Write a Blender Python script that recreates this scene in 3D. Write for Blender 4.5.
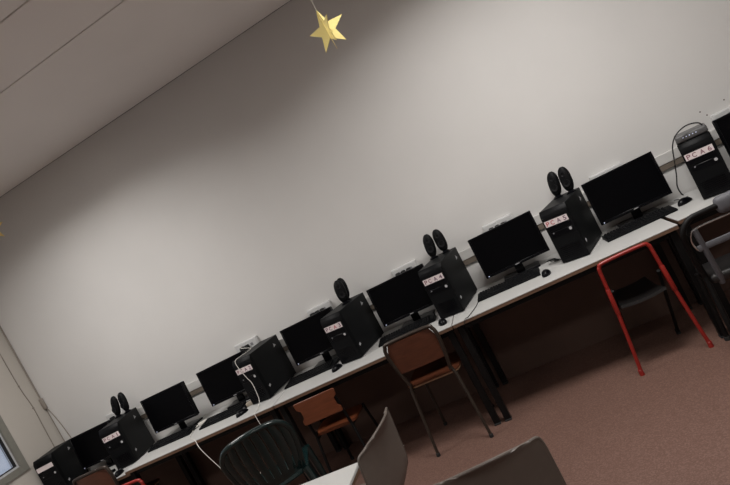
import bpy, bmesh, math, random
from mathutils import Vector, Matrix
random.seed(7)
PI = math.pi
for o in list(bpy.data.objects): bpy.data.objects.remove(o)
S = bpy.context.scene
C = S.collection

# ------------------------------------------------------------------ camera
ROLL, PITCH, YAW = -0.48634, -0.03776, 0.26346
cam_d = bpy.data.cameras.new('camera'); cam = bpy.data.objects.new('camera', cam_d); C.objects.link(cam)
cam_d.sensor_width = 36.0; cam_d.lens = 36.0 * 547.85 / 730.0; cam_d.clip_start = 0.05
fw = Vector((-math.sin(YAW) * math.cos(PITCH), math.cos(YAW) * math.cos(PITCH), math.sin(PITCH)))
r0 = Vector((math.cos(YAW), math.sin(YAW), 0)); u0 = r0.cross(fw)
r2 = math.cos(ROLL) * r0 + math.sin(ROLL) * u0; u2 = -math.sin(ROLL) * r0 + math.cos(ROLL) * u0
cam.matrix_world = Matrix(((r2.x, u2.x, -fw.x, 0), (r2.y, u2.y, -fw.y, -4.1248), (r2.z, u2.z, -fw.z, 1.5924), (0, 0, 0, 1)))
S.camera = cam

# ------------------------------------------------------------------ world, exposure, lamps
W = bpy.data.worlds.new('dusk'); S.world = W; W.use_nodes = True
W.node_tree.nodes['Background'].inputs[0].default_value = (0.27, 0.305, 0.38, 1)
W.node_tree.nodes['Background'].inputs[1].default_value = 1.3
S.view_settings.view_transform = 'Standard'; S.view_settings.look = 'None'
S.view_settings.gamma = 1; S.view_settings.use_curve_mapping = False
S.view_settings.exposure = 0.0
H = 3.30            # ceiling height
XL, XR, YB = -4.645, 2.9, -6.6
LAMPS = [(-3.15, -1.50, 44), (0.50, -1.50, 53), (-3.15, -4.4, 26), (0.50, -4.4, 26)]

# ------------------------------------------------------------------ helpers
MATS = {}
def mat(name, col, rough=0.6, metal=0.0, var=0.06, scale=30.0, bump=0.0, bscale=120.0, spec=0.5, coat=0.0):
    if name in MATS: return MATS[name]
    m = bpy.data.materials.new(name); m.use_nodes = True; MATS[name] = m
    nt = m.node_tree; b = nt.nodes['Principled BSDF']
    b.inputs['Roughness'].default_value = rough; b.inputs['Metallic'].default_value = metal
    b.inputs['Specular IOR Level'].default_value = spec
    if coat: b.inputs['Coat Weight'].default_value = coat
    tc = nt.nodes.new('ShaderNodeTexCoord')
    nz = nt.nodes.new('ShaderNodeTexNoise'); nz.inputs['Scale'].default_value = scale; nz.inputs['Detail'].default_value = 4
    nt.links.new(tc.outputs['Object'], nz.inputs['Vector'])
    rp = nt.nodes.new('ShaderNodeValToRGB')
    c = Vector(col[:3])
    lo = [max(0, v * (1 - var)) for v in c]; hi = [min(1, v * (1 + var)) for v in c]
    rp.color_ramp.elements[0].color = (*lo, 1); rp.color_ramp.elements[1].color = (*hi, 1)
    rp.color_ramp.elements[0].position = 0.3; rp.color_ramp.elements[1].position = 0.7
    nt.links.new(nz.outputs['Fac'], rp.inputs['Fac']); nt.links.new(rp.outputs['Color'], b.inputs['Base Color'])
    if bump:
        n2 = nt.nodes.new('ShaderNodeTexNoise'); n2.inputs['Scale'].default_value = bscale; n2.inputs['Detail'].default_value = 3
        nt.links.new(tc.outputs['Object'], n2.inputs['Vector'])
        bp = nt.nodes.new('ShaderNodeBump'); bp.inputs['Strength'].default_value = bump; bp.inputs['Distance'].default_value = 0.002
        nt.links.new(n2.outputs['Fac'], bp.inputs['Height']); nt.links.new(bp.outputs['Normal'], b.inputs['Normal'])
    return m

def wood(name, a, bcol, rough=0.4):
    m = bpy.data.materials.new(name); m.use_nodes = True; MATS[name] = m
    nt = m.node_tree; b = nt.nodes['Principled BSDF']; b.inputs['Roughness'].default_value = rough
    tc = nt.nodes.new('ShaderNodeTexCoord'); mp = nt.nodes.new('ShaderNodeMapping'); mp.inputs['Scale'].default_value = (3, 30, 30)
    wv = nt.nodes.new('ShaderNodeTexNoise'); wv.inputs['Scale'].default_value = 3; wv.inputs['Detail'].default_value = 6
    rp = nt.nodes.new('ShaderNodeValToRGB'); rp.color_ramp.elements[0].color = (*a, 1); rp.color_ramp.elements[1].color = (*bcol, 1)
    rp.color_ramp.elements[0].position = 0.3; rp.color_ramp.elements[1].position = 0.7
    nt.links.new(tc.outputs['Object'], mp.inputs['Vector']); nt.links.new(mp.outputs['Vector'], wv.inputs['Vector'])
    nt.links.new(wv.outputs['Fac'], rp.inputs['Fac']); nt.links.new(rp.outputs['Color'], b.inputs['Base Color'])
    return m

def floor_mat():
    m = bpy.data.materials.new('terrazzo'); m.use_nodes = True
    nt = m.node_tree; b = nt.nodes['Principled BSDF']; b.inputs['Roughness'].default_value = 0.55
    b.inputs['Specular IOR Level'].default_value = 0.3
    tc = nt.nodes.new('ShaderNodeTexCoord')
    vo = nt.nodes.new('ShaderNodeTexVoronoi'); vo.inputs['Scale'].default_value = 170
    nz = nt.nodes.new('ShaderNodeTexNoise'); nz.inputs['Scale'].default_value = 1.2; nz.inputs['Detail'].default_value = 5
    r1 = nt.nodes.new('ShaderNodeValToRGB')
    for i, (p_, c_) in enumerate([(0.0, (.108, .058, .044)), (0.5, (.128, .070, .054)), (1.0, (.165, .098, .078))]):
        if i < 2: e = r1.color_ramp.elements[i]; e.position = p_
        else: e = r1.color_ramp.elements.new(p_)
        e.color = (*c_, 1)
    sp = nt.nodes.new('ShaderNodeSeparateColor')
    nt.links.new(tc.outputs['Object'], vo.inputs['Vector']); nt.links.new(vo.outputs['Color'], sp.inputs['Color'])
    nt.links.new(sp.outputs[0], r1.inputs['Fac'])
    mx = nt.nodes.new('ShaderNodeMix'); mx.data_type = 'RGBA'; mx.blend_type = 'MULTIPLY'; mx.inputs['Factor'].default_value = 0.35
    r2_ = nt.nodes.new('ShaderNodeValToRGB'); r2_.color_ramp.elements[0].color = (.75, .75, .75, 1); r2_.color_ramp.elements[1].color = (1, 1, 1, 1)
    nt.links.new(tc.outputs['Object'], nz.inputs['Vector']); nt.links.new(nz.outputs['Fac'], r2_.inputs['Fac'])
    nt.links.new(r1.outputs['Color'], mx.inputs[6]); nt.links.new(r2_.outputs['Color'], mx.inputs[7])
    nt.links.new(mx.outputs[2], b.inputs['Base Color'])
    return m

M_wall = mat('cream_paint', (.60, .588, .572), .85, var=.025, scale=1.5, bump=.15, bscale=60, spec=.2)
M_ceil = mat('ceiling_board', (.84, .805, .775), .9, var=.02, scale=2, spec=.1)
M_gap = mat('ceiling_joint', (.12, .105, .095), .9)
M_lowwall = mat('brown_low_wall', (.085, .050, .038), .6, var=.08, scale=3, spec=.3)
M_floor = floor_mat()
M_white = mat('white_laminate', (.42, .417, .405), .45, var=.03, scale=6)
M_core = wood('chipboard_edge', (.09, .045, .026), (.15, .085, .052), .6)
M_blackmetal = mat('black_steel', (.004, .0035, .0035), .5, spec=.18)
M_case = mat('black_case', (.0030, .0032, .0038), .5, var=.2, scale=60, bump=.1, bscale=400, spec=.12)
M_caseside = mat('black_sheet_steel', (.0055, .006, .0065), .5, var=.1, spec=.16)
M_gloss = mat('gloss_black_plastic', (.002, .002, .003), .3, spec=.15)
M_screen = mat('dark_screen', (.0012, .0012, .0018), .35, var=.02, spec=.08)
M_key = mat('key_plastic', (.0050, .0052, .006), .5, spec=.15)
M_grey = mat('grey_plastic', (.20, .20, .21), .5)
M_silver = mat('silver_sticker', (.55, .55, .57), .35, metal=.3)
M_paper = mat('paper_label', (.66, .58, .58), .8, var=.03)
M_ink = mat('mauve_ink', (.23, .12, .14), .8)
M_inkred = mat('red_ink', (.46, .10, .12), .8)
M_inkdk = mat('dark_ink', (.16, .09, .13), .8)
M_trunk = mat('white_pvc', (.54, .53, .51), .5, var=.03)
M_strip = mat('brown_grey_strip', (.14, .115, .09), .6, var=.1)
M_sock = mat('socket_plastic', (.52, .52, .515), .4, var=.02)
M_whitecab = mat('white_cable', (.62, .60, .56), .5)
M_bronze = mat('bronze_tube', (.034, .024, .018), .4, metal=.3)
M_woodc = wood('orange_ply', (.110, .028, .009), (.145, .039, .014), .45)
M_woodb = wood('brown_ply', (.060, .016, .006), (.088, .025, .010), .45)
M_edge = wood('ply_edge', (.20, .11, .06), (.30, .18, .10), .5)
M_red = mat('red_enamel', (.24, .013, .009), .38, var=.08)
M_blackvinyl = mat('black_vinyl', (.010, .009, .009), .4, bump=.1)
M_green = mat('dark_green_plastic', (.004, .014, .014), .22, var=.1, spec=.6)
M_shell = mat('grey_polypropylene', (.098, .080, .068), .5, var=.05, bump=.08, bscale=300)
M_chrome = mat('chrome', (.62, .61, .60), .22, metal=1)
M_padgrey = mat('grey_pad', (.085, .085, .095), .6, var=.08)
M_alu = mat('grey_window_frame', (.20, .195, .17), .5, metal=.15)
M_rubber = mat('black_rubber', (.01, .01, .01), .8)
M_sash = mat('white_sash', (.45, .46, .48), .5)
M_gold = mat('gold_foil', (1.0, .84, .34), .40, metal=.85, var=.03)
M_string = mat('white_thread', (.7, .66, .58), .7)
M_routr = mat('router_plastic', (.075, .074, .075), .5)
M_beige = mat('beige_plastic', (.36, .31, .25), .5)
M_dark = mat('hole_shade', (.09, .075, .06), .9)
M_cableg = mat('grey_conduit', (.25, .22, .19), .8)
M_logo = mat('pale_print', (.30, .30, .31), .5)

def led_mat(name, col, s):
    m = bpy.data.materials.new(name); m.use_nodes = True
    b = m.node_tree.nodes['Principled BSDF']; b.inputs['Base Color'].default_value = (*col, 1)
    b.inputs['Emission Color'].default_value = (*col, 1); b.inputs['Emission Strength'].default_value = s
    return m
M_led = led_mat('pilot_light', (.55, .6, .8), .35)
M_tube = led_mat('lamp_diffuser', (1.0, .95, .88), 4.0)

def glass_mat():
    m = bpy.data.materials.new('window_glass'); m.use_nodes = True; nt = m.node_tree
    nt.nodes.remove(nt.nodes['Principled BSDF'])
    t = nt.nodes.new('ShaderNodeBsdfTransparent'); g = nt.nodes.new('ShaderNodeBsdfGlossy'); g.inputs['Roughness'].default_value = .03
    f = nt.nodes.new('ShaderNodeFresnel'); f.inputs['IOR'].default_value = 1.45; mx = nt.nodes.new('ShaderNodeMixShader')
    nt.links.new(f.outputs[0], mx.inputs[0]); nt.links.new(t.outputs[0], mx.inputs[1]); nt.links.new(g.outputs[0], mx.inputs[2])
    nt.links.new(mx.outputs[0], nt.nodes['Material Output'].inputs['Surface'])
    return m
M_glass = glass_mat()

def finish(bm, smooth=None):
    bmesh.ops.recalc_face_normals(bm, faces=bm.faces)
    me = bpy.data.meshes.new('mesh'); bm.to_mesh(me); bm.free()
    if smooth is not None:
        for p_ in me.polygons: p_.use_smooth = True
        me.set_sharp_from_angle(angle=math.radians(smooth))
    return me
CACHE = {}
def obj(name, src, m, parent=None, loc=(0, 0, 0), rot=(0, 0, 0), smooth=40, label=None, key=None):
    """src: a bmesh, a mesh, or (with key) a function that builds a bmesh once"""
    if key is not None:
        if key not in CACHE: CACHE[key] = finish(src(), smooth)
        me = CACHE[key]
    else: me = finish(src, smooth) if isinstance(src, bmesh.types.BMesh) else src
    if not me.materials: me.materials.append(m)
    elif me.materials[0] != m: me = me.copy(); me.materials[0] = m
    o = bpy.data.objects.new(name, me); C.objects.link(o)
    o.parent = parent; o.location = loc; o.rotation_euler = rot
    if label: o['label'] = label
    return o
def tag(o, label, cat, group=None):
    o['label'] = label; o['category'] = cat
    if group: o['group'] = group
    return o
def thing(name, label, cat, loc=(0, 0, 0), rz=0, group=None):
    o = bpy.data.objects.new(name, None); C.objects.link(o); o.empty_display_size = .05
    o.location = loc; o.rotation_euler = (0, 0, rz)
    return tag(o, label, cat, group)
def struct(name, src, m, parent=None, smooth=None):
    o = obj(name, src, m, parent, smooth=smooth)
    if parent is None: o['kind'] = 'structure'
    return o

def box(bm, c, s, bev=0.0, seg=2, rot=None, taper=None):
    g = bmesh.ops.create_cube(bm, size=1.0)
    vs = g['verts']
    for v in vs:
        v.co = Vector((v.co.x * s[0], v.co.y * s[1], v.co.z * s[2]))
        if taper and v.co.z > 0: v.co.x *= taper[0]; v.co.y *= taper[1]
    if bev:
        es = list({e for v in vs for e in v.link_edges})
        r = bmesh.ops.bevel(bm, geom=es, offset=bev, segments=seg, affect='EDGES', profile=.5)
        vs = list({v for f in r['faces'] for v in f.verts} | {v for v in vs if v.is_valid})
    M = Matrix.Translation(c)
    if rot: M = M @ (rot if isinstance(rot, Matrix) else Matrix.Rotation(rot[2], 4, 'Z') @ Matrix.Rotation(rot[1], 4, 'Y') @ Matrix.Rotation(rot[0], 4, 'X'))
    for v in vs: v.co = M @ v.co
    return bm
def bx(c, s, bev=0.0, seg=2, rot=None, taper=None): return box(bmesh.new(), Vector(c), s, bev, seg, rot, taper)
def smooth_path(pts, n=6, closed=False):
    P = [Vector(p_) for p_ in pts]; out = []; N = len(P)
    rng = range(N) if closed else range(N - 1)
    for i in rng:
        if closed: p0, p1, p2, p3 = P[i - 1], P[i], P[(i + 1) % N], P[(i + 2) % N]
        else: p0, p1, p2, p3 = P[max(i - 1, 0)], P[i], P[i + 1], P[min(i + 2, N - 1)]
        for k in range(n):
            t = k / n
            out.append(.5 * ((2 * p1) + (-p0 + p2) * t + (2 * p0 - 5 * p1 + 4 * p2 - p3) * t * t + (-p0 + 3 * p1 - 3 * p2 + p3) * t ** 3))
    if not closed: out.append(P[-1])
    return out
def tube(bm, pts, r, n=8, closed=False, flat=None):
    """r: radius or list; flat=(a,b) makes an elliptical section"""
    P = [Vector(p_) for p_ in pts]; N = len(P); rings = []
    prev = None
    for i in range(N):
        a = P[i - 1] if (i > 0 or closed) else P[i]; b = P[(i + 1) % N] if (i < N - 1 or closed) else P[i]
        d = (b - a).normalized()
        if prev is None:
            up = Vector((0, 0, 1)) if abs(d.z) < .9 else Vector((0, 1, 0))
            s = d.cross(up).normalized()
        else: s = (prev - d * prev.dot(d)).normalized()
        prev = s; t = d.cross(s)
        rr = r[i] if isinstance(r, (list, tuple)) else r
        fa, fb = flat if flat else (1, 1)
        rings.append([bm.verts.new(P[i] + s * (rr * fa * math.cos(2 * PI * k / n)) + t * (rr * fb * math.sin(2 * PI * k / n))) for k in range(n)])
    for i in range(N if closed else N - 1):
        A, B = rings[i], rings[(i + 1) % N]
        for k in range(n): bm.faces.new((A[k], A[(k + 1) % n], B[(k + 1) % n], B[k]))
    if not closed: bm.faces.new(rings[0][::-1]); bm.faces.new(rings[-1])
    return bm
def tb(pts, r, n=8, closed=False, flat=None): return tube(bmesh.new(), pts, r, n, closed, flat)
def prism(bm, outline, axis, a, b):
    """outline of 2D points extruded along axis from a to b"""
    def P(u, v, w): return {'x': (w, u, v), 'y': (u, w, v), 'z': (u, v, w)}[axis]
    A = [bm.verts.new(P(u, v, a)) for u, v in outline]; B = [bm.verts.new(P(u, v, b)) for u, v in outline]
    bm.faces.new(A); bm.faces.new(B[::-1]); n = len(A)
    for i in range(n): bm.faces.new((A[i], B[i], B[(i + 1) % n], A[(i + 1) % n]))
    return bm
def pr(outline, axis, a, b): return prism(bmesh.new(), outline, axis, a, b)
def rrect(w, h, r, cx=0, cy=0, n=5):
    out = []
    for sx, sy, a0 in ((1, 1, 0), (-1, 1, 90), (-1, -1, 180), (1, -1, 270)):
        for k in range(n + 1):
            a = math.radians(a0 + 90 * k / n)
            out.append((cx + sx * (w / 2 - r) + r * math.cos(a), cy + sy * (h / 2 - r) + r * math.sin(a)))
    return out
def lathe(bm, prof, n=20, c=(0, 0, 0), sx=1, sy=1):
    rings = []
    for r, z in prof: rings.append([bm.verts.new((c[0] + sx * r * math.cos(2 * PI * k / n), c[1] + sy * r * math.sin(2 * PI * k / n), c[2] + z)) for k in range(n)])
    for A, B in zip(rings, rings[1:]):
        for k in range(n): bm.faces.new((A[k], A[(k + 1) % n], B[(k + 1) % n], B[k]))
    bm.faces.new(rings[0][::-1]); bm.faces.new(rings[-1]); return bm
def sheet(fn, nu, nv, th):
    """grid surface fn(u in -1..1, v in 0..1) -> point, given thickness th along its normal"""
    bm = bmesh.new(); e = 1e-3
    def nrm(u, v):
        du = fn(min(u + e, 1), v) - fn(max(u - e, -1), v); dv = fn(u, min(v + e, 1)) - fn(u, max(v - e, 0))
        n_ = du.cross(dv); return n_.normalized() if n_.length > 1e-12 else Vector((0, 1, 0))
    F, B = [], []
    for j in range(nv + 1):
        v = j / nv; f, b = [], []
        for i in range(nu + 1):
            u = -1 + 2 * i / nu; p_ = fn(u, v); n_ = nrm(u, v)
            f.append(bm.verts.new(p_ + n_ * th / 2)); b.append(bm.verts.new(p_ - n_ * th / 2))
        F.append(f); B.append(b)
    for j in range(nv):
        for i in range(nu):
            bm.faces.new((F[j][i], F[j][i + 1], F[j + 1][i + 1], F[j + 1][i])); bm.faces.new((B[j][i], B[j + 1][i], B[j + 1][i + 1], B[j][i + 1]))
    for j in range(nv):
        bm.faces.new((F[j][0], F[j + 1][0], B[j + 1][0], B[j][0])); bm.faces.new((F[j][nu], B[j][nu], B[j + 1][nu], F[j + 1][nu]))
    for i in range(nu):
        bm.faces.new((F[0][i], B[0][i], B[0][i + 1], F[0][i + 1])); bm.faces.new((F[nv][i], F[nv][i + 1], B[nv][i + 1], B[nv][i]))
    return bm
def text_mesh(s, w, h, depth=.0006):
    """flat lettering as a mesh in the xz plane, centred, scaled to w x h"""
    cu = bpy.data.curves.new('lettering', 'FONT'); cu.body = s; cu.size = 1; cu.offset = .018; cu.extrude = .001; cu.align_x = 'LEFT'
    o = bpy.data.objects.new('lettering', cu); C.objects.link(o)
    dg = bpy.context.evaluated_depsgraph_get()
    me = bpy.data.meshes.new_from_object(o.evaluated_get(dg)); bpy.data.objects.remove(o); bpy.data.curves.remove(cu)
    xs = [v.co.x for v in me.vertices]; ys = [v.co.y for v in me.vertices]
    x0, x1, y0, y1 = min(xs), max(xs), min(ys), max(ys)
    for v in me.vertices:
        v.co = Vector(((v.co.x - x0) / (x1 - x0) * w - w / 2, -v.co.z / .001 * depth / 2, (v.co.y - y0) / (y1 - y0) * h - h / 2))
    me.materials.clear()
    return me

# ------------------------------------------------------------------ room shell
struct('floor', bx(((XL + XR) / 2, YB / 2, -.05), (XR - XL + .2, -YB + .2, .1)), M_floor)
struct('wall_back', bx(((XL + XR) / 2, .06, H / 2), (XR - XL + .24, .12, H)), M_wall)
struct('wall_right', bx((XR + .06, YB / 2, H / 2), (.12, -YB, H)), M_wall)
struct('wall_rear', bx(((XL + XR) / 2, YB - .06, H / 2), (XR - XL + .24, .12, H)), M_wall)
WY0, WY1, WZ0, WZ1 = -2.05, -.43, 1.035, 2.55           # window opening on the left wall
bm = bmesh.new()
box(bm, Vector((XL - .06, (WY1 + 0) / 2, H / 2)), (.12, -WY1, H))
box(bm, Vector((XL - .06, (YB + WY0) / 2, H / 2)), (.12, WY0 - YB, H))
box(bm, Vector((XL - .06, (WY0 + WY1) / 2, WZ0 / 2)), (.12, WY1 - WY0, WZ0))
box(bm, Vector((XL - .06, (WY0 + WY1) / 2, (H + WZ1) / 2)), (.12, WY1 - WY0, H - WZ1))
struct('wall_left', bm, mat('beige_wall', (.47, .44, .40), .85, var=.03, scale=1.5, bump=.15, bscale=60, spec=.2))  # left wall beige, a little darker than the cream walls
trim = struct('trim_3', bx(((XL + XR) / 2, -.004, .34), (XR - XL - .01, .008, .68)), M_lowwall)  # thin dark brown sheet over the wall below desk height
# ceiling boards with recessed joints
ceil = struct('ceiling', bx(((XL + XR) / 2, YB / 2, H + .06), (XR - XL + .24, -YB + .24, .08)), M_gap)
ys = [0, -1.25, -1.715, -2.965, -3.43, -4.68, -5.145, -6.395, YB]
for a, b in zip(ys, ys[1:]):
    struct('ceiling_board', bx(((XL + XR) / 2, (a + b) / 2, H + .01), (XR - XL, a - b - (.012 if a - b > .5 else .010), .02), .002, 1), M_ceil, ceil)

# window in the left wall: frame, sash, pane
win = bpy.data.objects.new('window_1', None); C.objects.link(win); win['kind'] = 'structure'
def ringbox(y0, y1, z0, z1, w, x0, x1):
    bm = bmesh.new(); xc, xs_ = (x0 + x1) / 2, abs(x1 - x0)
    box(bm, Vector((xc, (y0 + y1) / 2, z0 + w / 2)), (xs_, y1 - y0, w)); box(bm, Vector((xc, (y0 + y1) / 2, z1 - w / 2)), (xs_, y1 - y0, w))
    box(bm, Vector((xc, y0 + w / 2, (z0 + z1) / 2)), (xs_, w, z1 - z0 - 2 * w)); box(bm, Vector((xc, y1 - w / 2, (z0 + z1) / 2)), (xs_, w, z1 - z0 - 2 * w))
    return bm
struct('window_frame', ringbox(WY0, WY1, WZ0, WZ1, .062, XL - .09, XL + .012), M_alu, win)
struct('rubber_seal', ringbox(WY0 + .078, WY1 - .078, WZ0 + .078, WZ1 - .078, .009, XL - .040, XL - .010), M_rubber, win)
struct('window_sash', ringbox(WY0 + .062, WY1 - .062, WZ0 + .062, WZ1 - .062, .016, XL - .06, XL - .010), M_sash, win)
struct('window_pane', bx((XL - .045, (WY0 + WY1) / 2, (WZ0 + WZ1) / 2), (.006, WY1 - WY0 - .174, WZ1 - WZ0 - .174)), M_glass, win)

# wall trunking behind the computers
bm = bmesh.new(); box(bm, Vector(((XL + XR) / 2, -.009, 1.005)), (XR - XL - .02, .018, .070), .003, 1)
struct('trim_1', bm, M_trunk)
struct('trim_2', bx(((XL + XR) / 2, -.007, .949), (XR - XL - .02, .014, .040), .002, 1), M_strip)  # grey-brown strip just below the white trunking

# ------------------------------------------------------------------ ceiling lamps
for i, (x, y, pw) in enumerate(LAMPS):
    t = thing('ceiling_lamp', ['white ceiling lamp panel by the window wall, over the desks', 'white ceiling lamp panel over the tower marked PC A 5',
              'white ceiling lamp panel by the window wall, at the rear of the room', 'white ceiling lamp panel at the rear, far from the window'][i], 'lamp', (x, y, H), 0, 'ceiling lamps')
    fr = bmesh.new()
    for sx, sy, w, d in ((0, .31, 1.26, .02), (0, -.31, 1.26, .02), (.62, 0, .02, .60), (-.62, 0, .02, .60)): box(fr, Vector((sx, sy, -.03)), (w, d, .06))
    obj('lamp_frame', fr, M_trunk, t, smooth=None)
    obj('diffuser', bx((0, 0, -.012), (1.22, .60, .016)), M_tube, t, smooth=None)
    ld = bpy.data.lights.new('lamp_light', 'AREA'); ld.shape = 'RECTANGLE'; ld.size = 1.18; ld.size_y = .56; ld.energy = pw; ld.color = (1, .975, .95)
    ld.spread = math.radians(150)
    lo = bpy.data.objects.new('lamp_light', ld); C.objects.link(lo); lo.parent = t; lo.location = (0, 0, -.035)

# ------------------------------------------------------------------ desks
def desk(x0, x1, yf, zt, label, yb=-.022):
    w = x1 - x0; d = yb - yf
    t = thing('computer_desk', label, 'desk', ((x0 + x1) / 2, (yf + yb) / 2, 0), 0, 'desks along the wall')
    obj('desk_top', bx((0, 0, zt - .003), (w, d, .006), .001, 1), M_white, t, smooth=None)
    obj('top_core', bx((0, 0, zt - .016), (w - .002, d - .002, .0195)), M_core, t, smooth=None)
    rails = bmesh.new()
    for sy in (-1, 1): box(rails, Vector((0, sy * (d / 2 - .05), zt - .046)), (w - .11, .025, .038))
    for sx in (-1, 1): box(rails, Vector((sx * (w / 2 - .035), 0, zt - .046)), (.03, d - .12, .038))
    obj('under_frame', rails, M_blackmetal, t, smooth=None)
    for sx in (-1, 1):
        for sy in (-1, 1):
            lg = obj('leg', bx((sx * (w / 2 - .035), sy * (d / 2 - .045), (zt - .027 + .012) / 2), (.042, .042, zt - .027 - .012), .003, 1), M_blackmetal, t, smooth=None)
            obj('leg_foot', bx((sx * (w / 2 - .035), sy * (d / 2 - .045), .006), (.046, .046, .0115), .003, 1), M_rubber, lg, smooth=None)
    return t
desk(-4.62, -3.503, -.655, .70, 'white topped desk, lower than the others, in the corner by the window')
desk(-3.495, -2.086, -.70, .73, 'white topped desk carrying the two monitors between towers PC A 1 and PC A 2')
desk(-2.080, -.676, -.70, .73, 'white topped desk carrying towers PC A 3 and PC A 4')
desk(-.670, .765, -.70, .73, 'white topped desk carrying tower PC A 5')
desk(.792, 2.20, -.62, .73, 'white topped desk set back from the row, carrying tower PC A 6')

# ------------------------------------------------------------------ computer towers
TW, TH, TD = .182, .37, .43
def tower(fr, rot, z, sign, inks, label, D=TD):
    """fr: front-right bottom corner; local origin at front centre, +y into the case"""
    a = math.radians(rot); c, s = math.cos(a), math.sin(a)
    ox, oy = fr[0] - c * TW / 2, fr[1] - s * TW / 2
    t = thing('computer_tower', label, 'computer', (ox, oy, z), a, 'computer towers on the desks')
    obj('case', lambda: bx((0, .035 + (D - .035) / 2, .008 + (TH - .008) / 2), (TW - .004, D - .035, TH - .010), .003, 1), M_caseside, t, key=('case', D))
    def front():
        bm = bmesh.new()
        # plastic fascia with chamfered top
        prism(bm, [(0.0, .006), (.036, .006), (.036, TH), (.022, TH), (.004, TH - .028), (0.0, TH - .05)], 'x', -TW / 2, TW / 2)
        bmesh.ops.bevel(bm, geom=bm.edges[:], offset=.002, segments=1, affect='EDGES')
        return bm
    fp = obj('front_panel', front, M_case, t, key='fascia')
    def bays():
        bm = bmesh.new()
        for zz in (TH - .125, TH - .168): box(bm, Vector((0, -.001, zz)), (TW - .03, .004, .036), .002, 1)
        return bm
    obj('drive_bay', bays, M_gloss, fp, key='bays')
    def vents():
        bm = bmesh.new()
        for k in range(7): box(bm, Vector((0, -.0008, .035 + k * .012)), (TW - .05, .003, .005))
        return bm
    obj('vent', vents, M_gloss, fp, key='vents', smooth=None)
    obj('power_button', lambda: lathe(bmesh.new(), [(.002, 0), (.009, 0), (.010, .001), (.0095, .003), (.002, .0035)], 16), M_silver, t, (.058, -.0005, TH - .163), (PI / 2, 0, 0), key='pbtn', label='round silver button')
    obj('reset_button', lambda: lathe(bmesh.new(), [(.001, 0), (.005, 0), (.0055, .001), (.005, .003), (.001, .0033)], 12), M_grey, t, (-.055, -.0005, TH - .158), (PI / 2, 0, 0), key='rbtn')
    lb = obj('paper_sign', lambda: bx((0, 0, 0), (.155, .0012, .040)), M_paper, t, (-.004, -.0012, TH - .088), (0, 0, 0), smooth=None, key='sign', label='white paper sign' + (' lettered ' + sign if sign else ''))
    if sign:
        parts = sign.split()                      # PC, A, digit
        for wd, cx, wid, ik in ((parts[0][0], -.058, .021, inks[0]), (parts[0][1], -.026, .023, inks[0]), (parts[1], .017, .025, inks[1]), (parts[2], .057, .008 if parts[2] == '1' else .020, inks[2])):
            obj('letter', text_mesh(wd, wid, .029), ik, lb, (cx, -.0010, 0), smooth=None)
    for sx in (-1, 1):
        for yy in (.05, D - .05): obj('foot', lambda: bx((0, 0, .004), (.022, .03, .008), .001, 1), M_rubber, t, (sx * .07, yy, .0005), smooth=None, key='tfoot')
    obj('side_sticker', lambda: bx((0, 0, 0), (.0012, .022, .016)), M_silver, t, (TW / 2 - .0012, .065, .085), (.5, 0, 0), smooth=None, key='sst', label='small silver sticker')
    def tri(): return pr([(-.018, -.012), (.018, -.012), (0, .016)], 'x', -.0006, .0006)
    obj('side_emblem', tri, M_logo, t, (TW / 2 - .0012, D - .09, TH - .06), (.3, 0, 0), smooth=None, key='stri', label='small pale triangle')
    return t
ink3 = (M_ink, M_ink, M_ink)
T6 = tower((1.188, -.490), -16, .73, 'PC A 6', ink3, 'black computer tower with a paper sign reading PC A 6 and a router on top')
T5 = tower((.286, -.505), -23, .73, 'PC A 5', (M_inkred, M_inkdk, M_inkdk), 'black computer tower with a sign reading PC A 5 in red and violet')
T4 = tower((-.590, -.490), -13, .73, 'PC A 4', (M_ink, M_inkdk, M_inkdk), 'black computer tower with a sign reading PC A 4 under two touching loudspeakers')
T3 = tower((-1.395, -.500), -14, .73, 'PC A 3', (M_inkdk, M_inkred, M_inkdk), 'black computer tower reading PC A 3 with a red A, over the orange chair')
T2 = tower((-2.195, -.485), -9, .73, 'PC A 2', (M_ink, M_inkdk, M_inkdk), 'black computer tower reading PC A 2 with a white cable across it')
T1 = tower((-3.590, -.440), 11, .70, 'PC A 1', ink3, 'black computer tower with a faint sign reading PC A 1, standing on the low desk', .36)
T0 = tower((-4.400, -.405), 13, .70, '', ink3, 'black computer tower with a blank looking paper sign, in the corner by the window', .34)

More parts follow.
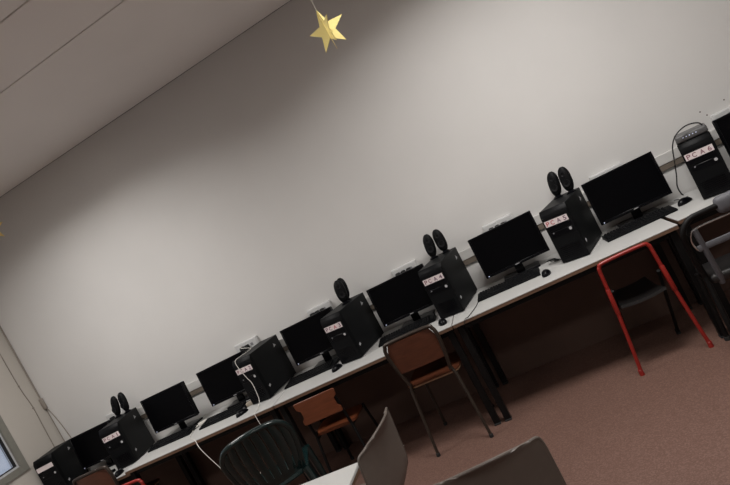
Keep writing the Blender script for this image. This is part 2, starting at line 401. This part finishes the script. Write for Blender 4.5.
# ------------------------------------------------------------------ monitors
MW, MH = .474, .306
def monitor(xc, yf, z0, rot, which, tilt=3.0, zb=.079):
    t = thing('monitor', 'black flat screen monitor ' + which, 'monitor', (xc, yf, z0), math.radians(rot), 'monitors on the desks')
    tl = math.radians(-tilt); R_ = (tl, 0, 0)
    def bezel():
        bm = bmesh.new(); b_ = .013
        for c_, s_ in (((0, .010, b_ / 2 + .003), (MW, .022, b_ + .006)), ((0, .010, MH - b_ / 2), (MW, .022, b_)), ((-MW / 2 + b_ / 2, .010, MH / 2), (b_, .022, MH - .02)), ((MW / 2 - b_ / 2, .010, MH / 2), (b_, .022, MH - .02))):
            box(bm, Vector(c_), s_, .002, 1)
        return bm
    bz = obj('bezel', bezel, M_gloss, t, (0, 0, zb), R_, key='bezel')
    obj('screen', lambda: bx((0, .006, MH / 2 + .003), (MW - .024, .006, MH - .028)), M_screen, t, (0, 0, zb), R_, key='screen', smooth=None)
    def back():
        bm = bx((0, .031, MH / 2), (MW - .006, .024, MH - .006), .006, 2)
        box(bm, Vector((0, .052, MH / 2)), (MW * .55, .022, MH * .6), .008, 2); return bm
    obj('back_shell', back, M_case, t, (0, 0, zb), R_, key='mback')
    obj('stand_neck', lambda: bx((0, .060, .085), (.06, .020, .155), .004, 2), M_gloss, t, key='mneck')
    obj('stand_base', lambda: bx((0, .088, .0085), (.27, .150, .016), .006, 2), M_gloss, t, key='mbase')
    obj('power_light', lambda: lathe(bmesh.new(), [(.0005, 0), (.0042, 0), (.0042, .001), (.0005, .0012)], 10), M_led, bz, (-MW / 2 + .022, -.0012, .010), (PI / 2, 0, 0), key='led', label='small pale blue pilot light')
    obj('maker_mark', lambda: bx((0, 0, 0), (.030, .0008, .006)), M_logo, bz, (0, -.0014, .010), smooth=None, key='mark')
    return t
monitor(1.56, -.22, .73, 0, 'at the end of the row, beyond the tower with the router')
monitor(.695, -.215, .73, 0, 'behind the red folding chair with the black seat')
monitor(-.148, -.22, .73, 0, 'with the cable tangle beside it, right of tower PC A 4')
monitor(-.985, -.24, .73, 0, 'behind the wooden chair with the bronze tube back')
monitor(-1.775, -.23, .73, 0, 'over the notched orange plywood chair', zb=.090)
monitor(-2.630, -.22, .73, 2, 'with the white charger at its foot, beside the white-cabled tower')
monitor(-3.225, -.27, .73, -3, 'at the window end of the taller desks')
monitor(-4.13, -.22, .70, 0, 'on the low desk between two towers')

# ------------------------------------------------------------------ keyboards and mice
def keyboard(x0, yf, z, rot, which, w=.44):
    t = thing('keyboard', 'black keyboard ' + which, 'keyboard', (x0, yf, z), math.radians(rot), 'keyboards on the desks')
    obj('keyboard_base', lambda: pr([(0, .0005), (.155, .0005), (.155, .022), (.145, .024), (.012, .013), (0, .008)], 'x', 0, .45), M_case, t, key='kbase')
    def keys():
        bm = bmesh.new(); sl = math.atan2(.011, .123)
        for r_ in range(6):
            y_ = .024 + r_ * .0195 + (.006 if r_ == 5 else 0); x_ = .014; k = 0
            widths = [.017] * 21
            if r_ == 0: widths = [.024, .018, .024, .110, .024, .018, .024] + [.017] * 3 + [.036, .017, .017]
            for w_ in widths:
                if x_ + w_ > .43: break
                z_ = .013 + (y_ - .012) * math.tan(sl) + .004
                box(bm, Vector((x_ + w_ / 2, y_, z_)), (w_ - .001, .0165, .009), taper=(.85, .8)); x_ += w_ + .003
        return bm
    ks = obj('keys', keys, M_key, t, key='keys', smooth=None); ks['kind'] = 'stuff'
    return t
keyboard(.425, -.402, .73, 1.5, 'under the monitor behind the red folding chair')
keyboard(-.490, -.425, .73, -3.5, 'under the monitor by the cable tangle')
keyboard(-1.270, -.430, .73, 4, 'under the monitor behind the bronze tubed wooden chair')
keyboard(-2.105, -.405, .73, -1.5, 'under the monitor over the orange plywood chair')
keyboard(-2.900, -.465, .73, -2, 'beside the white charger')
keyboard(-3.455, -.440, .73, -3, 'under the monitor at the window end of the taller desks')
keyboard(-4.30, -.57, .70, 0, 'on the low desk in the corner')
def mouse(x, y, z, rot, which):
    t = thing('computer_mouse', 'black computer mouse ' + which, 'mouse', (x, y, z), math.radians(rot), 'mice on the desks')
    def body():
        bm = bmesh.new(); bmesh.ops.create_uvsphere(bm, u_segments=16, v_segments=10, radius=1)
        for v in bm.verts:
            p_ = v.co.copy(); v.co = Vector((p_.x * .031, p_.y * .056, max(p_.z, -.08) * .034 * (1 - .25 * p_.y) + .0035))
        return bm
    obj('mouse_body', body, M_gloss, t, key='mouse')
    obj('scroll_wheel', lambda: lathe(bmesh.new(), [(.002, -.004), (.009, -.004), (.009, .004), (.002, .004)], 14), M_grey, t, (0, .030, .024), (0, PI / 2, 0), key='wheel')
    return t
mouse(.955, -.285, .73, -60, 'beside the tower with the router')
mouse(-.005, -.505, .73, -10, 'by the cable tangle')
mouse(-.745, -.560, .73, 20, 'in front of the tower with the touching loudspeakers')
mouse(-1.600, -.500, .73, -20, 'in front of the tower over the orange chair')
mouse(-2.425, -.555, .73, -30, 'in front of the tower crossed by a white cable')
mouse(-3.66, -.585, .70, 10, 'on the low corner desk')

# ------------------------------------------------------------------ small loudspeakers
def speaker(x, y, z, rot, label, roll=0, lean=8):
    t = thing('loudspeaker', label, 'speaker', (x, y, z), math.radians(rot), 'small loudspeakers on the towers')
    ln = (math.radians(-lean), math.radians(roll), 0)
    def dims(v):
        e = abs(2 * v - 1)
        return .0405 * (1 - e ** 3.0 * .62), .026 * (1 - e ** 3 * .5)
    def shell():
        bm = bmesh.new(); rings = []
        for k in range(17):
            v = k / 16; w, d = dims(v)
            if k in (0, 16): w *= .72; d *= .7
            rings.append([bm.verts.new((w * math.cos(2 * PI * q / 20), d * math.sin(2 * PI * q / 20), .010 + .176 * v)) for q in range(20)])
        for A, B in zip(rings, rings[1:]):
            for q in range(20): bm.faces.new((A[q], A[(q + 1) % 20], B[(q + 1) % 20], B[q]))
        bm.faces.new(rings[0][::-1]); bm.faces.new(rings[-1]); return bm
    sh = obj('speaker_shell', shell, M_case, t, (0, 0, 0), ln, key='spk')
    obj('speaker_foot', lambda: lathe(bmesh.new(), [(.01, .0005), (.034, .0005), (.034, .006), (.016, .018)], 18), M_gloss, t, key='spkf')
    def disc(r_): return lambda: lathe(bmesh.new(), [(.001, .0), (r_ * .5, .001), (r_, .006), (r_ + .003, .006), (r_ + .003, -.006), (.001, -.006)], 20)
    obj('speaker_cone', disc(.022), M_grey2, sh, (0, -.0225, .070), (PI / 2, 0, 0), key='spr1')
    obj('tweeter', disc(.012), M_grey2, sh, (0, -.0225, .132), (PI / 2, 0, 0), key='spr2')
    return t
M_grey2 = mat('dark_grey_plastic', (.006, .006, .007), .5, spec=.15)
def on_tower(T, lx, ly, lz=0): return T.matrix_basis @ Vector((lx, ly, TH + lz))
bpy.context.view_layer.update()
def spk_on(T, lx, ly, dr, label, roll=0, lean=8):
    p_ = on_tower(T, lx, ly, -.0005); return speaker(p_.x, p_.y, p_.z, math.degrees(T.rotation_euler.z) + dr, label, roll, lean)
spk_on(T5, -.040, .345, 0, 'black oval loudspeaker leaning aside, over the red and violet sign', 6, 10)
spk_on(T5, .062, .322, 0, 'black oval loudspeaker next to the monitor behind the red folding chair', 1, 8)
spk_on(T4, -.060, .325, 10, 'black oval loudspeaker touching its twin, on the monitor side of tower PC A 4', 6, 8)
spk_on(T4, .032, .36, 10, 'black oval loudspeaker touching its twin, on the open side of tower PC A 4', -2, 8)
spk_on(T3, .025, .245, 30, 'black oval loudspeaker on tower PC A 3 showing its cones', 4, 8)
spk_on(T3, -.010, .335, 15, 'black oval loudspeaker half hidden behind its twin on tower PC A 3', 4, 10)
spk_on(T1, -.050, .29, -20, 'black oval loudspeaker on the low desk tower, on the window side', 8, 8)
spk_on(T1, .050, .285, -20, 'black oval loudspeaker on the low desk tower, on the monitor side', -4, 8)

# router on tower 6
p_ = on_tower(T6, .002, .105, .0005)
t = thing('router', 'dark grey router with a row of pale lights on tower PC A 6', 'router', p_, T6.rotation_euler.z)
obj('router_body', bx((0, 0, .024), (.178, .15, .046), .012, 3), M_routr, t)
for k in range(5): obj('indicator', lambda: bx((0, 0, 0), (.006, .0015, .005)), M_led, t, (-.045 + k * .018, -.0752, .028), smooth=None, key='ind', label='pale indicator light')

# ------------------------------------------------------------------ sockets and plugs
def socket(x0, x1, z1, where, plugs):
    w = x1 - x0
    t = thing('socket_box', 'white double socket box on the wall ' + where, 'socket', ((x0 + x1) / 2, 0, z1 - .09), 0, 'socket boxes on the wall')
    obj('back_box', bx((0, -.016, .045), (w, .030, .09), .004, 2), M_sock, t)
    for sx in (-1, 1):
        pl = obj('face_plate', bx((sx * w * .235, -.033, .045), (w * .44, .006, .078), .002, 1), M_sock, t)
        obj('pin_holes', bx((sx * w * .235, -.0362, .045), (.024, .001, .024)), M_grey, pl, smooth=None)
    for k in range(plugs):
        q = thing('power_plug', 'black power plug in the white socket box ' + where, 'plug', ((x0 + x1) / 2 + (k - (plugs - 1) / 2) * .046 - .012, -.0375, z1 - .050), 0, 'plugs in the socket box ' + where)
        obj('plug_body', lambda: bx((0, -.021, 0), (.036, .040, .040), .009, 2), M_rubber, q, key='plug')
        obj('plug_cable', lambda: tb(smooth_path([(0, -.038, 0), (0, -.060, -.006), (0, -.063, -.035), (0, -.05, -.075)], 5), .0035, 6), M_rubber, q, key='plugc')
socket(1.385, 1.60, 1.128, 'at the end of the row', 1)
socket(.550, .775, 1.117, 'behind the red folding chair monitor', 2)
socket(-.262, -.037, 1.137, 'above the monitor with the cable tangle', 3)
socket(-1.035, -.820, 1.142, 'above the bronze tubed chair', 3)
socket(-1.815, -1.600, 1.155, 'above the orange plywood chair', 3)
socket(-2.545, -2.320, 1.158, 'with the white cable in it', 2)
socket(-4.060, -3.860, 1.110, 'above the low desk', 1)

# screw holes in the plaster: dark discs painted as the shade inside them
for x, z in ((1.348, 1.181), (1.504, 1.183), (1.377, 1.142)):
    tag(obj('screw_hole', lathe(bmesh.new(), [(.001, 0), (.005, 0), (.004, .0012), (.001, .0014)], 10), M_dark, None, (x, -.0002, z), (PI / 2, 0, 0)), 'small dark screw hole in the cream wall above the socket', 'hole', 'screw holes in the wall')

# ------------------------------------------------------------------ cables
def cable(name, pts, r, m, label, n=6, cat='cable', grp=None):
    return tag(obj(name, tb(smooth_path(pts, n), r, 6), m), label, cat, grp)
cable('router_cable', [(1.192, -.43, 1.128), (1.17, -.44, 1.172), (1.10, -.45, 1.190), (1.03, -.455, 1.166), (.990, -.45, 1.115), (.972, -.42, 1.03), (.955, -.38, .93), (.945, -.33, .86), (.960, -.27, .80), (.985, -.20, .765), (1.0, -.12, .755)], .0042, M_rubber, 'thin black cable arching over the router and down to the desk')
cable('mouse_cable', [(.985, -.255, .745), (.960, -.21, .738), (.965, -.14, .737), (.945, -.10, .737)], .0022, M_rubber, 'black cable running back from the mouse beside PC A 6')
# tangle of cable between monitor and tower 5
pts = []
for k in range(26):
    a = k * 1.55; rr = .028 + .014 * math.sin(k * 2.3)
    pts.append((.075 + rr * math.cos(a) + .012 * math.sin(k), -.285 + rr * 1.4 * math.sin(a), .737 + .010 * (k % 4)))
cable('cable_tangle', pts, .0022, M_rubber, 'tangle of thin black cable on the desk beside tower PC A 5', 4)
cable('desk_cable', [(-.60, -.705, .700), (-.575, -.707, .735), (-.555, -.68, .7335), (-.505, -.52, .7335), (-.49, -.42, .7335)], .0022, M_rubber, 'thin dark cable crossing the desk beside tower PC A 4')
# white charger with cable on desk
t = thing('phone_charger', 'white plug charger lying by the keyboard on the desk', 'charger', (-2.955, -.315, .73), math.radians(35))
obj('charger_body', bx((0, 0, .013), (.075, .030, .025), .006, 2), M_whitecab, t)
obj('charger_connector', bx((-.055, .004, .011), (.030, .016, .012), .003, 1), M_whitecab, t)
cable('white_cable', [(-2.985, -.345, .740), (-3.02, -.39, .736), (-2.99, -.42, .736), (-2.93, -.56, .7345), (-2.80, -.69, .7345), (-2.775, -.715, .722), (-2.745, -.75, .68), (-2.70, -.77, .60), (-2.64, -.78, .475), (-2.60, -.79, .385), (-2.54, -.80, .33), (-2.44, -.80, .31), (-2.36, -.79, .36), (-2.32, -.78, .50)], .0026, M_whitecab, 'white cable hanging from the charger over the desk edge')
p2 = T2.matrix_basis
def t2(lx, ly, lz): return tuple(p2 @ Vector((lx, ly, lz)))
cable('power_cable', [(-2.455, -.04, 1.12), (-2.452, -.075, 1.135), (-2.44, -.12, 1.13), t2(-.050, .24, TH + .005), t2(-.050, .10, TH + .005), t2(-.046, .012, TH + .002), t2(-.040, -.008, TH - .04), t2(-.012, -.008, TH - .15), t2(.010, -.010, .16), t2(.022, -.04, .04), t2(.026, -.09, .005), (-2.245, -.62, .7335), (-2.24, -.695, .735), (-2.235, -.712, .70), (-2.225, -.715, .60), (-2.20, -.715, .45)], .0024, M_whitecab, 'white cable running down the front of tower PC A 2')
# small beige gadget under the monitor
t = thing('card_reader', 'small beige box on the desk under the monitor by PC A 2', 'box', (-2.43, -.40, .73), math.radians(15))
obj('box_body', bx((0, 0, .014), (.055, .04, .027), .004, 2), M_beige, t); obj('box_lid', bx((0, 0, .0295), (.045, .030, .004), .001, 1), M_beige, t)
# corner conduit and cables on the left wall
t = thing('corner_cable', 'thin dark cable running down the corner of the room', 'cable', (XL, 0, 0))
obj('cable_run', tb([(.010, -.010, 3.29), (.010, -.010, 1.44)], .007, 8), M_cableg, t)
jb = obj('junction_box', bx((.016, -.016, 1.47), (.030, .030, .11), .006, 2), M_cableg, t)
obj('cable_tail', tb(smooth_path([(.010, -.010, 1.42), (.011, -.009, 1.25), (.012, -.009, 1.06)], 4), .004, 6), M_cableg, t)
obj('cable_tail', tb(smooth_path([(.024, -.009, 1.42), (.07, -.008, 1.25), (.10, -.008, 1.06)], 4), .004, 6), M_cableg, t)
t = thing('wall_cable', 'thin stained cable clipped along the window wall', 'cable', (XL, 0, 0))
obj('cable_run', tb(smooth_path([(.005, -.150, 2.9), (.005, -.146, 2.4), (.005, -.142, 2.05), (.005, -.136, 1.7), (.005, -.115, 1.5), (.005, -.118, 1.3), (.005, -.122, 1.05)], 5), .0042, 6), M_cableg, t)
for z, y in ((2.2, -.144), (1.72, -.137), (1.48, -.116)): obj('cable_clip', bx((.005, y, z), (.010, .018, .012), .002, 1), M_cableg, t)

# ------------------------------------------------------------------ chairs
def school_chair(x, y, rz, label, ztop=.81, zs=.43, panel=M_woodb, frame=M_bronze, edge=M_edge, w=.37, notch=False, hb=.24, grp='wooden school chairs', sd=.36):
    """facing +y; origin at floor under the backrest"""
    t = thing('school_chair', label, 'chair', (x, y, 0), math.radians(rz), grp)
    hw = w / 2
    z0 = ztop - hb
    if not notch:
        # rear legs run up into an arched back frame that rings the panel
        fr = smooth_path([(-hw * .80, .03, zs + .03), (-hw * .93, .012, z0 + .06), (-hw * .99, .0, ztop - .075), (-hw * .93, -.002, ztop - .022), (-hw * .72, -.004, ztop), (hw * .72, -.004, ztop), (hw * .93, -.002, ztop - .022), (hw * .99, 0, ztop - .075), (hw * .93, .012, z0 + .06), (hw * .80, .03, zs + .03)], 5)
        obj('back_frame', tb(fr, .013, 10), frame, t)
        def f(u, v):
            ww = hw * (.84 + .12 * min(v, .8)) * (1 - .16 * max(0, v - .72) * 3.5)
            return Vector((u * ww, .010 - .012 * v - .014 * (1 - u * u) + .004, z0 + .02 + v * (hb - .03)))
        obj('backrest', sheet(f, 10, 8, .011), panel, t)
    else:
        for s in (-1, 1): obj('back_post', tb(smooth_path([(s * hw * .86, .045, zs), (s * hw * .86, .025, z0 + .02), (s * hw * .84, .015, ztop - .05)], 4), .011, 8), frame, t)
        o_ = [(-hw, ztop), (-hw * .94, ztop + .004), (hw * .94, ztop + .004), (hw, ztop - .004), (hw * .97, ztop - .045), (hw * .80, ztop - .06), (hw * .80, z0 + .05), (hw * .95, z0 + .035), (hw * .93, z0 + .004), (hw * .85, z0), (-hw * .85, z0), (-hw * .93, z0 + .004), (-hw * .95, z0 + .035), (-hw * .80, z0 + .05), (-hw * .80, ztop - .06), (-hw * .97, ztop - .045)]
        bm = pr(o_, 'y', -.006, .006); bmesh.ops.bevel(bm, geom=[e for e in bm.edges if abs(e.verts[0].co.y - e.verts[1].co.y) < 1e-6], offset=.002, segments=1, affect='EDGES')
        obj('backrest', bm, panel, t, smooth=30)
    st = obj('seat', pr(rrect(w + .01, sd, .05, 0, .055 + sd / 2), 'z', zs, zs + .007), panel, t, smooth=30)
    obj('seat_edge', pr(rrect(w + .006, sd - .004, .05, 0, .055 + sd / 2), 'z', zs - .009, zs), edge, st, smooth=30)
    for s in (-1, 1):
        obj('leg', tb([(s * hw * .80, .055, zs + .03), (s * hw * .88, .045, zs - .015), (s * hw * 1.02, -.005, .012)], .011, 8), frame, t)
        obj('leg', tb([(s * hw * .85, .37, zs - .015), (s * hw * 1.0, .41, .012)], .011, 8), frame, t)
        for yy in (-.006, .411): obj('leg_cap', lathe(bmesh.new(), [(.008, 0.0005), (.014, .0005), (.014, .02), (.011, .022)], 10, (s * hw * (1.02 if yy < 0 else 1.0), yy, 0)), M_rubber, t)
        obj('seat_rail', tb([(s * hw * .86, .05, zs - .02), (s * hw * .86, .37, zs - .02)], .010, 8), frame, t)
    return t
school_chair(-.945, -.785, -2, 'wooden chair with a bronze tube ringing its back, at the middle desks', .812, .465)
school_chair(-1.755, -.735, 0, 'chair with a notched orange plywood back and black frame, under the desk', .680, .40, M_woodc, M_blackmetal, M_woodc, .33, True, .165, sd=.26)
school_chair(-3.745, -.745, 0, 'wooden chair with a rounded tube back at the low corner desk', .845, .465, M_woodb, M_bronze, M_edge, .37)

def red_chair(x, y, rz, label):
    t = thing('folding_chair', label, 'chair', (x, y, 0), math.radians(rz), 'red folding chairs')
    # back legs + top bar in one bent red tube
    pts = smooth_path([(-.205, 0, .012), (-.190, .0, .16), (-.168, .0, .42), (-.155, 0, .66), (-.147, 0, .694), (-.115, 0, .712), (.115, 0, .712), (.147, 0, .694), (.155, 0, .66), (.168, 0, .42), (.190, 0, .16), (.205, 0, .012)], 5)
    obj('back_frame', tb(pts, .0115, 10), M_red, t)
    for s in (-1, 1):
        obj('hinge_plate', bx((s * .1655, .002, .475), (.026, .030, .17), .008, 2, rot=(0, s * -.05, 0)), M_red, t)
        obj('leg', tb([(s * .140, .02, .53), (s * .150, .34, .012)], .0105, 8), M_blackmetal, t)  # front legs coloured black in place of the shade under the desk
        obj('foot_cap', lathe(bmesh.new(), [(.008, 0.0005), (.015, .0005), (.014, .035), (.012, .037)], 10, (s * .205, 0, 0)), M_red, t)
        obj('foot_cap', lathe(bmesh.new(), [(.008, 0.0005), (.015, .0005), (.014, .035), (.012, .037)], 10, (s * .150, .34, 0)), M_rubber, t)
    def seat(u, v): return Vector((u * (.135 - .01 * v), .02 + v * .34, .40 + .02 * (2 * v - 1) ** 2 - .012 * (1 - u * u)))
    obj('seat', sheet(seat, 10, 10, .018), M_blackvinyl, t)
    return t
red_chair(.425, -.735, 3, 'red tube folding chair with a black seat, standing in full view')
red_chair(-3.265, -.985, 0, 'red tube chair standing at the joint with the low corner desk')

# green plastic armchair, back towards the camera
def green_chair(x, y, rz, label):
    t = thing('plastic_chair', label, 'chair', (x, y, 0), math.radians(rz))
    def bk(u, v):                      # back surface: v 0 at the seat, 1 at the top
        w = .170 + .048 * math.sin(min(1, v * 1.25) * PI / 2) - .02 * max(0, v - .75) * 4 * 1
        return Vector((u * w, -.185 - .11 * v + .055 * u * u, .43 + .385 * v - .035 * u * u * v))
    rim = [bk(-1, v) for v in (.0, .18, .4, .6, .78)] + [bk(-.97, .90), bk(-.82, .985)] + [bk(u, 1) for u in (-.5, 0, .5)] + [bk(.82, .985), bk(.97, .90)] + [bk(1, v) for v in (.78, .6, .4, .18, .0)]
    obj('back_rim', tb(smooth_path(rim, 4), .017, 10, flat=(1, 1)), M_green, t)
    ns = 8
    for k in range(ns):
        uc = -1 + (2 * k + 1) / ns; hw = .84 / ns
        vtop = .99 if abs(uc) < .7 else .93
        obj('slat', sheet(lambda a, v: bk(uc + a * hw, .10 + v * (vtop - .10)) + Vector((0, -.006 * (1 - a * a), 0)), 4, 10, .006), M_green, t)
    obj('back_band', sheet(lambda u, v: bk(u, .02 + v * .13), 12, 3, .007), M_green, t)
    def seat(u, v): return Vector((u * (.20 + .035 * v), -.18 + .42 * v, .425 + .015 * v - .012 * (1 - u * u) - .03 * max(0, v - .85) * 4))
    obj('seat', sheet(seat, 12, 12, .008), M_green, t)
    for s in (-1, 1):
        obj('leg', tb([(s * .215, .19, .43), (s * .225, .21, .25), (s * .24, .245, .0005)], [.026, .024, .017], 8), M_green, t)
        obj('leg', tb([(s * .185, -.17, .44), (s * .215, -.21, .2), (s * .235, -.25, .0005)], [.026, .022, .017], 8), M_green, t)
    return t
green_chair(-2.01, -1.145, 26, 'dark green plastic garden chair with a slatted back')

def shell_chair(x, y, rz, label, zt=.80, W_=.195):
    t = thing('shell_chair', label, 'chair', (x, y, 0), math.radians(rz), 'grey shell chairs')
    prof = smooth_path([(0, -.285, zt), (0, -.262, zt - .035), (0, -.245, zt - .10), (0, -.225, .60), (0, -.205, .51), (0, -.165, .455), (0, -.09, .435), (0, .05, .435), (0, .16, .445), (0, .205, .432), (0, .225, .405)], 4)
    N = len(prof) - 1
    def f(u, v):
        i = min(int(v * N), N - 1); a = v * N - i; p_ = prof[i].lerp(prof[i + 1], a)
        w = W_
        if v < .18: w *= .68 + .32 * math.sqrt(max(0, 1 - ((.18 - v) / .18) ** 2))
        if v > .9: w *= .85 + .15 * math.sqrt(max(0, 1 - ((v - .9) / .1) ** 2))
        bk = max(0, 1 - v / .5); q = abs(u) ** 2.2
        return Vector((u * w, p_.y + .045 * q * bk, p_.z + .028 * q * (1 - bk) - .022 * q * max(0, 1 - v / .10)))
    sh = obj('shell', sheet(f, 22, 44, .006), M_shell, t, smooth=60)
    lip = [f(-1, (v / 30) ** 2) for v in range(30, 0, -1)] + [f(u / 8, 0) for u in range(-8, 9)] + [f(1, (v / 30) ** 2) for v in range(1, 31)] + [f(-u / 8, 1) for u in range(-7, 8)]
    obj('shell_lip', tb(lip, .0055, 8, True), M_shell, sh)
    for s in (-1, 1):
        obj('leg', tb([(s * .13, -.12, .425), (s * .19, -.21, .012)], .0115, 8), M_blackmetal, t)
        obj('leg', tb([(s * .13, .12, .425), (s * .19, .19, .012)], .0115, 8), M_blackmetal, t)
        for yy in (-.21, .19): obj('leg_cap', lathe(bmesh.new(), [(.008, 0.0005), (.014, .0005), (.013, .025), (.012, .027)], 10, (s * .19, yy, 0)), M_rubber, t)
    fr = bmesh.new(); tube(fr, [(-.13, -.12, .425), (.13, -.12, .425)], .010, 8); tube(fr, [(-.13, .12, .425), (.13, .12, .425)], .010, 8)
    obj('seat_frame', fr, M_blackmetal, t)
    return t
shell_chair(-1.150, -1.985, 84, 'grey moulded plastic shell chair turned towards the white table', .81, .212)
shell_chair(-.458, -2.32, 10, 'grey moulded plastic shell chair facing the desks', .795, .186)

# black armchair with grey pads at the right
t = thing('tube_armchair', 'black tube chair with chrome trim and grey padding at the desk of PC A 6', 'chair', (.99, -.97, 0), 0)
hw = .285
fr = smooth_path([(-hw * .93, .06, .46), (-hw * 1.0, .02, .66), (-hw * .98, .0, .745), (-hw * .80, 0, .795), (-hw * .5, 0, .803), (hw * .5, 0, .803), (hw * .80, 0, .795), (hw * .98, 0, .745), (hw, .02, .66), (hw * .93, .06, .46)], 6)
obj('back_frame', tb(fr, .016, 10), M_blackmetal, t)
ch = smooth_path([(-.225, .015, .615), (-.25, .012, .625), (-.262, .008, .67), (-.250, .004, .715), (-.215, .002, .738), (-.05, .0, .740), (.215, .002, .738), (.25, .004, .715), (.262, .008, .67), (.25, .012, .625), (.225, .015, .615)], 5)
obj('chrome_trim', tb(ch, .0055, 8), M_chrome, t)
obj('back_pad', bx((.105, .004, .800), (.39, .06, .095), .030, 4), M_padgrey, t, label='grey padded top cushion')
obj('back_slat', bx((.0, .012, .628), (.50, .020, .034), .007, 2), M_padgrey, t)
for s in (-1, 1):
    obj('back_strut', tb([(s * .225, .003, .735), (s * .205, .03, .45), (s * .205, .05, .40)], .015, 8), M_padgrey, t)
    obj('leg', tb([(s * hw * .93, .06, .47), (s * hw * 1.0, -.01, .012)], .015, 8), M_blackmetal, t)
    obj('leg', tb([(s * hw * .90, .24, .43), (s * hw * .92, .255, .012)], .015, 8), M_blackmetal, t)
    for yy, xx in ((-.011, hw), (.255, hw * .92)): obj('leg_cap', lathe(bmesh.new(), [(.010, 0.0005), (.019, .0005), (.018, .022), (.015, .024)], 10, (s * xx, yy, 0)), M_rubber, t)
obj('seat', bx((0, .155, .435), (.50, .25, .055), .022, 3), M_blackvinyl, t)

# ------------------------------------------------------------------ white table
x0, x1, y0, y1 = -2.35, -1.0, -2.80, -2.11
t = thing('work_table', 'white topped table beside the grey shell chair', 'table', ((x0 + x1) / 2, (y0 + y1) / 2, 0))
w, d = x1 - x0, y1 - y0
obj('table_top', bx((0, 0, .7225), (w, d, .015), .003, 1), M_white, t, smooth=None)
obj('top_core', bx((0, 0, .708), (w - .004, d - .004, .014)), M_core, t, smooth=None)
bm = bmesh.new()
for sy in (-1, 1): box(bm, Vector((0, sy * (d / 2 - .05), .681)), (w - .12, .03, .04))
for sx in (-1, 1): box(bm, Vector(((w / 2 - .40) if sx > 0 else -(w / 2 - .05), 0, .681)), (.03, d - .13, .04))
obj('under_frame', bm, M_blackmetal, t, smooth=None)
for sx in (-1, 1):
    for sy in (-1, 1): obj('leg', bx(((w / 2 - .40) if sx > 0 else -(w / 2 - .05), sy * (d / 2 - .05), .3305), (.04, .04, .66), .003, 1), M_blackmetal, t, smooth=None)

# scrap of paper on the floor under the desk edge
tag(obj('paper_scrap', pr([(-.022, -.012), (.012, -.018), (.024, .008), (-.006, .020)], 'z', .0005, .004), M_whitecab, None, (-1.472, -.445, 0)), 'small white paper scrap on the floor under the desks', 'paper')

# ------------------------------------------------------------------ hanging gold stars
def star(x, y, z, R, rz, label, tip=0):
    t = thing('star_ornament', label, 'ornament', (x, y, z), math.radians(rz), 'gold paper stars hanging from the ceiling')
    q = R * .40
    half = [(0, R), (q * math.sin(PI / 5), q * math.cos(PI / 5)), (R * math.sin(2 * PI / 5), R * math.cos(2 * PI / 5)), (q * math.sin(3 * PI / 5), q * math.cos(3 * PI / 5)),
            (R * math.sin(4 * PI / 5), R * math.cos(4 * PI / 5)), (0, -q)]
    for a in (14, 157, -62, 95):       # four half stars of foil meeting on the hanging axis
        bm = pr(half, 'y', -.0007, .0007)
        obj('star_blade', bm, M_gold, t, (.0012 * math.cos(math.radians(a)), .0012 * math.sin(math.radians(a)), 0), (0, 0, math.radians(a)), smooth=None)
    obj('thread', tb([(0, 0, R * .97), (0, 0, H - z - .002)], .0013, 6), M_string, t)
    return t
star(-.266, -2.32, 2.196, .071, 0, 'gold paper star hanging on a thread over the middle desks')
star(-2.564, -1.60, 2.512, .072, 20, 'gold paper star hanging near the window wall')
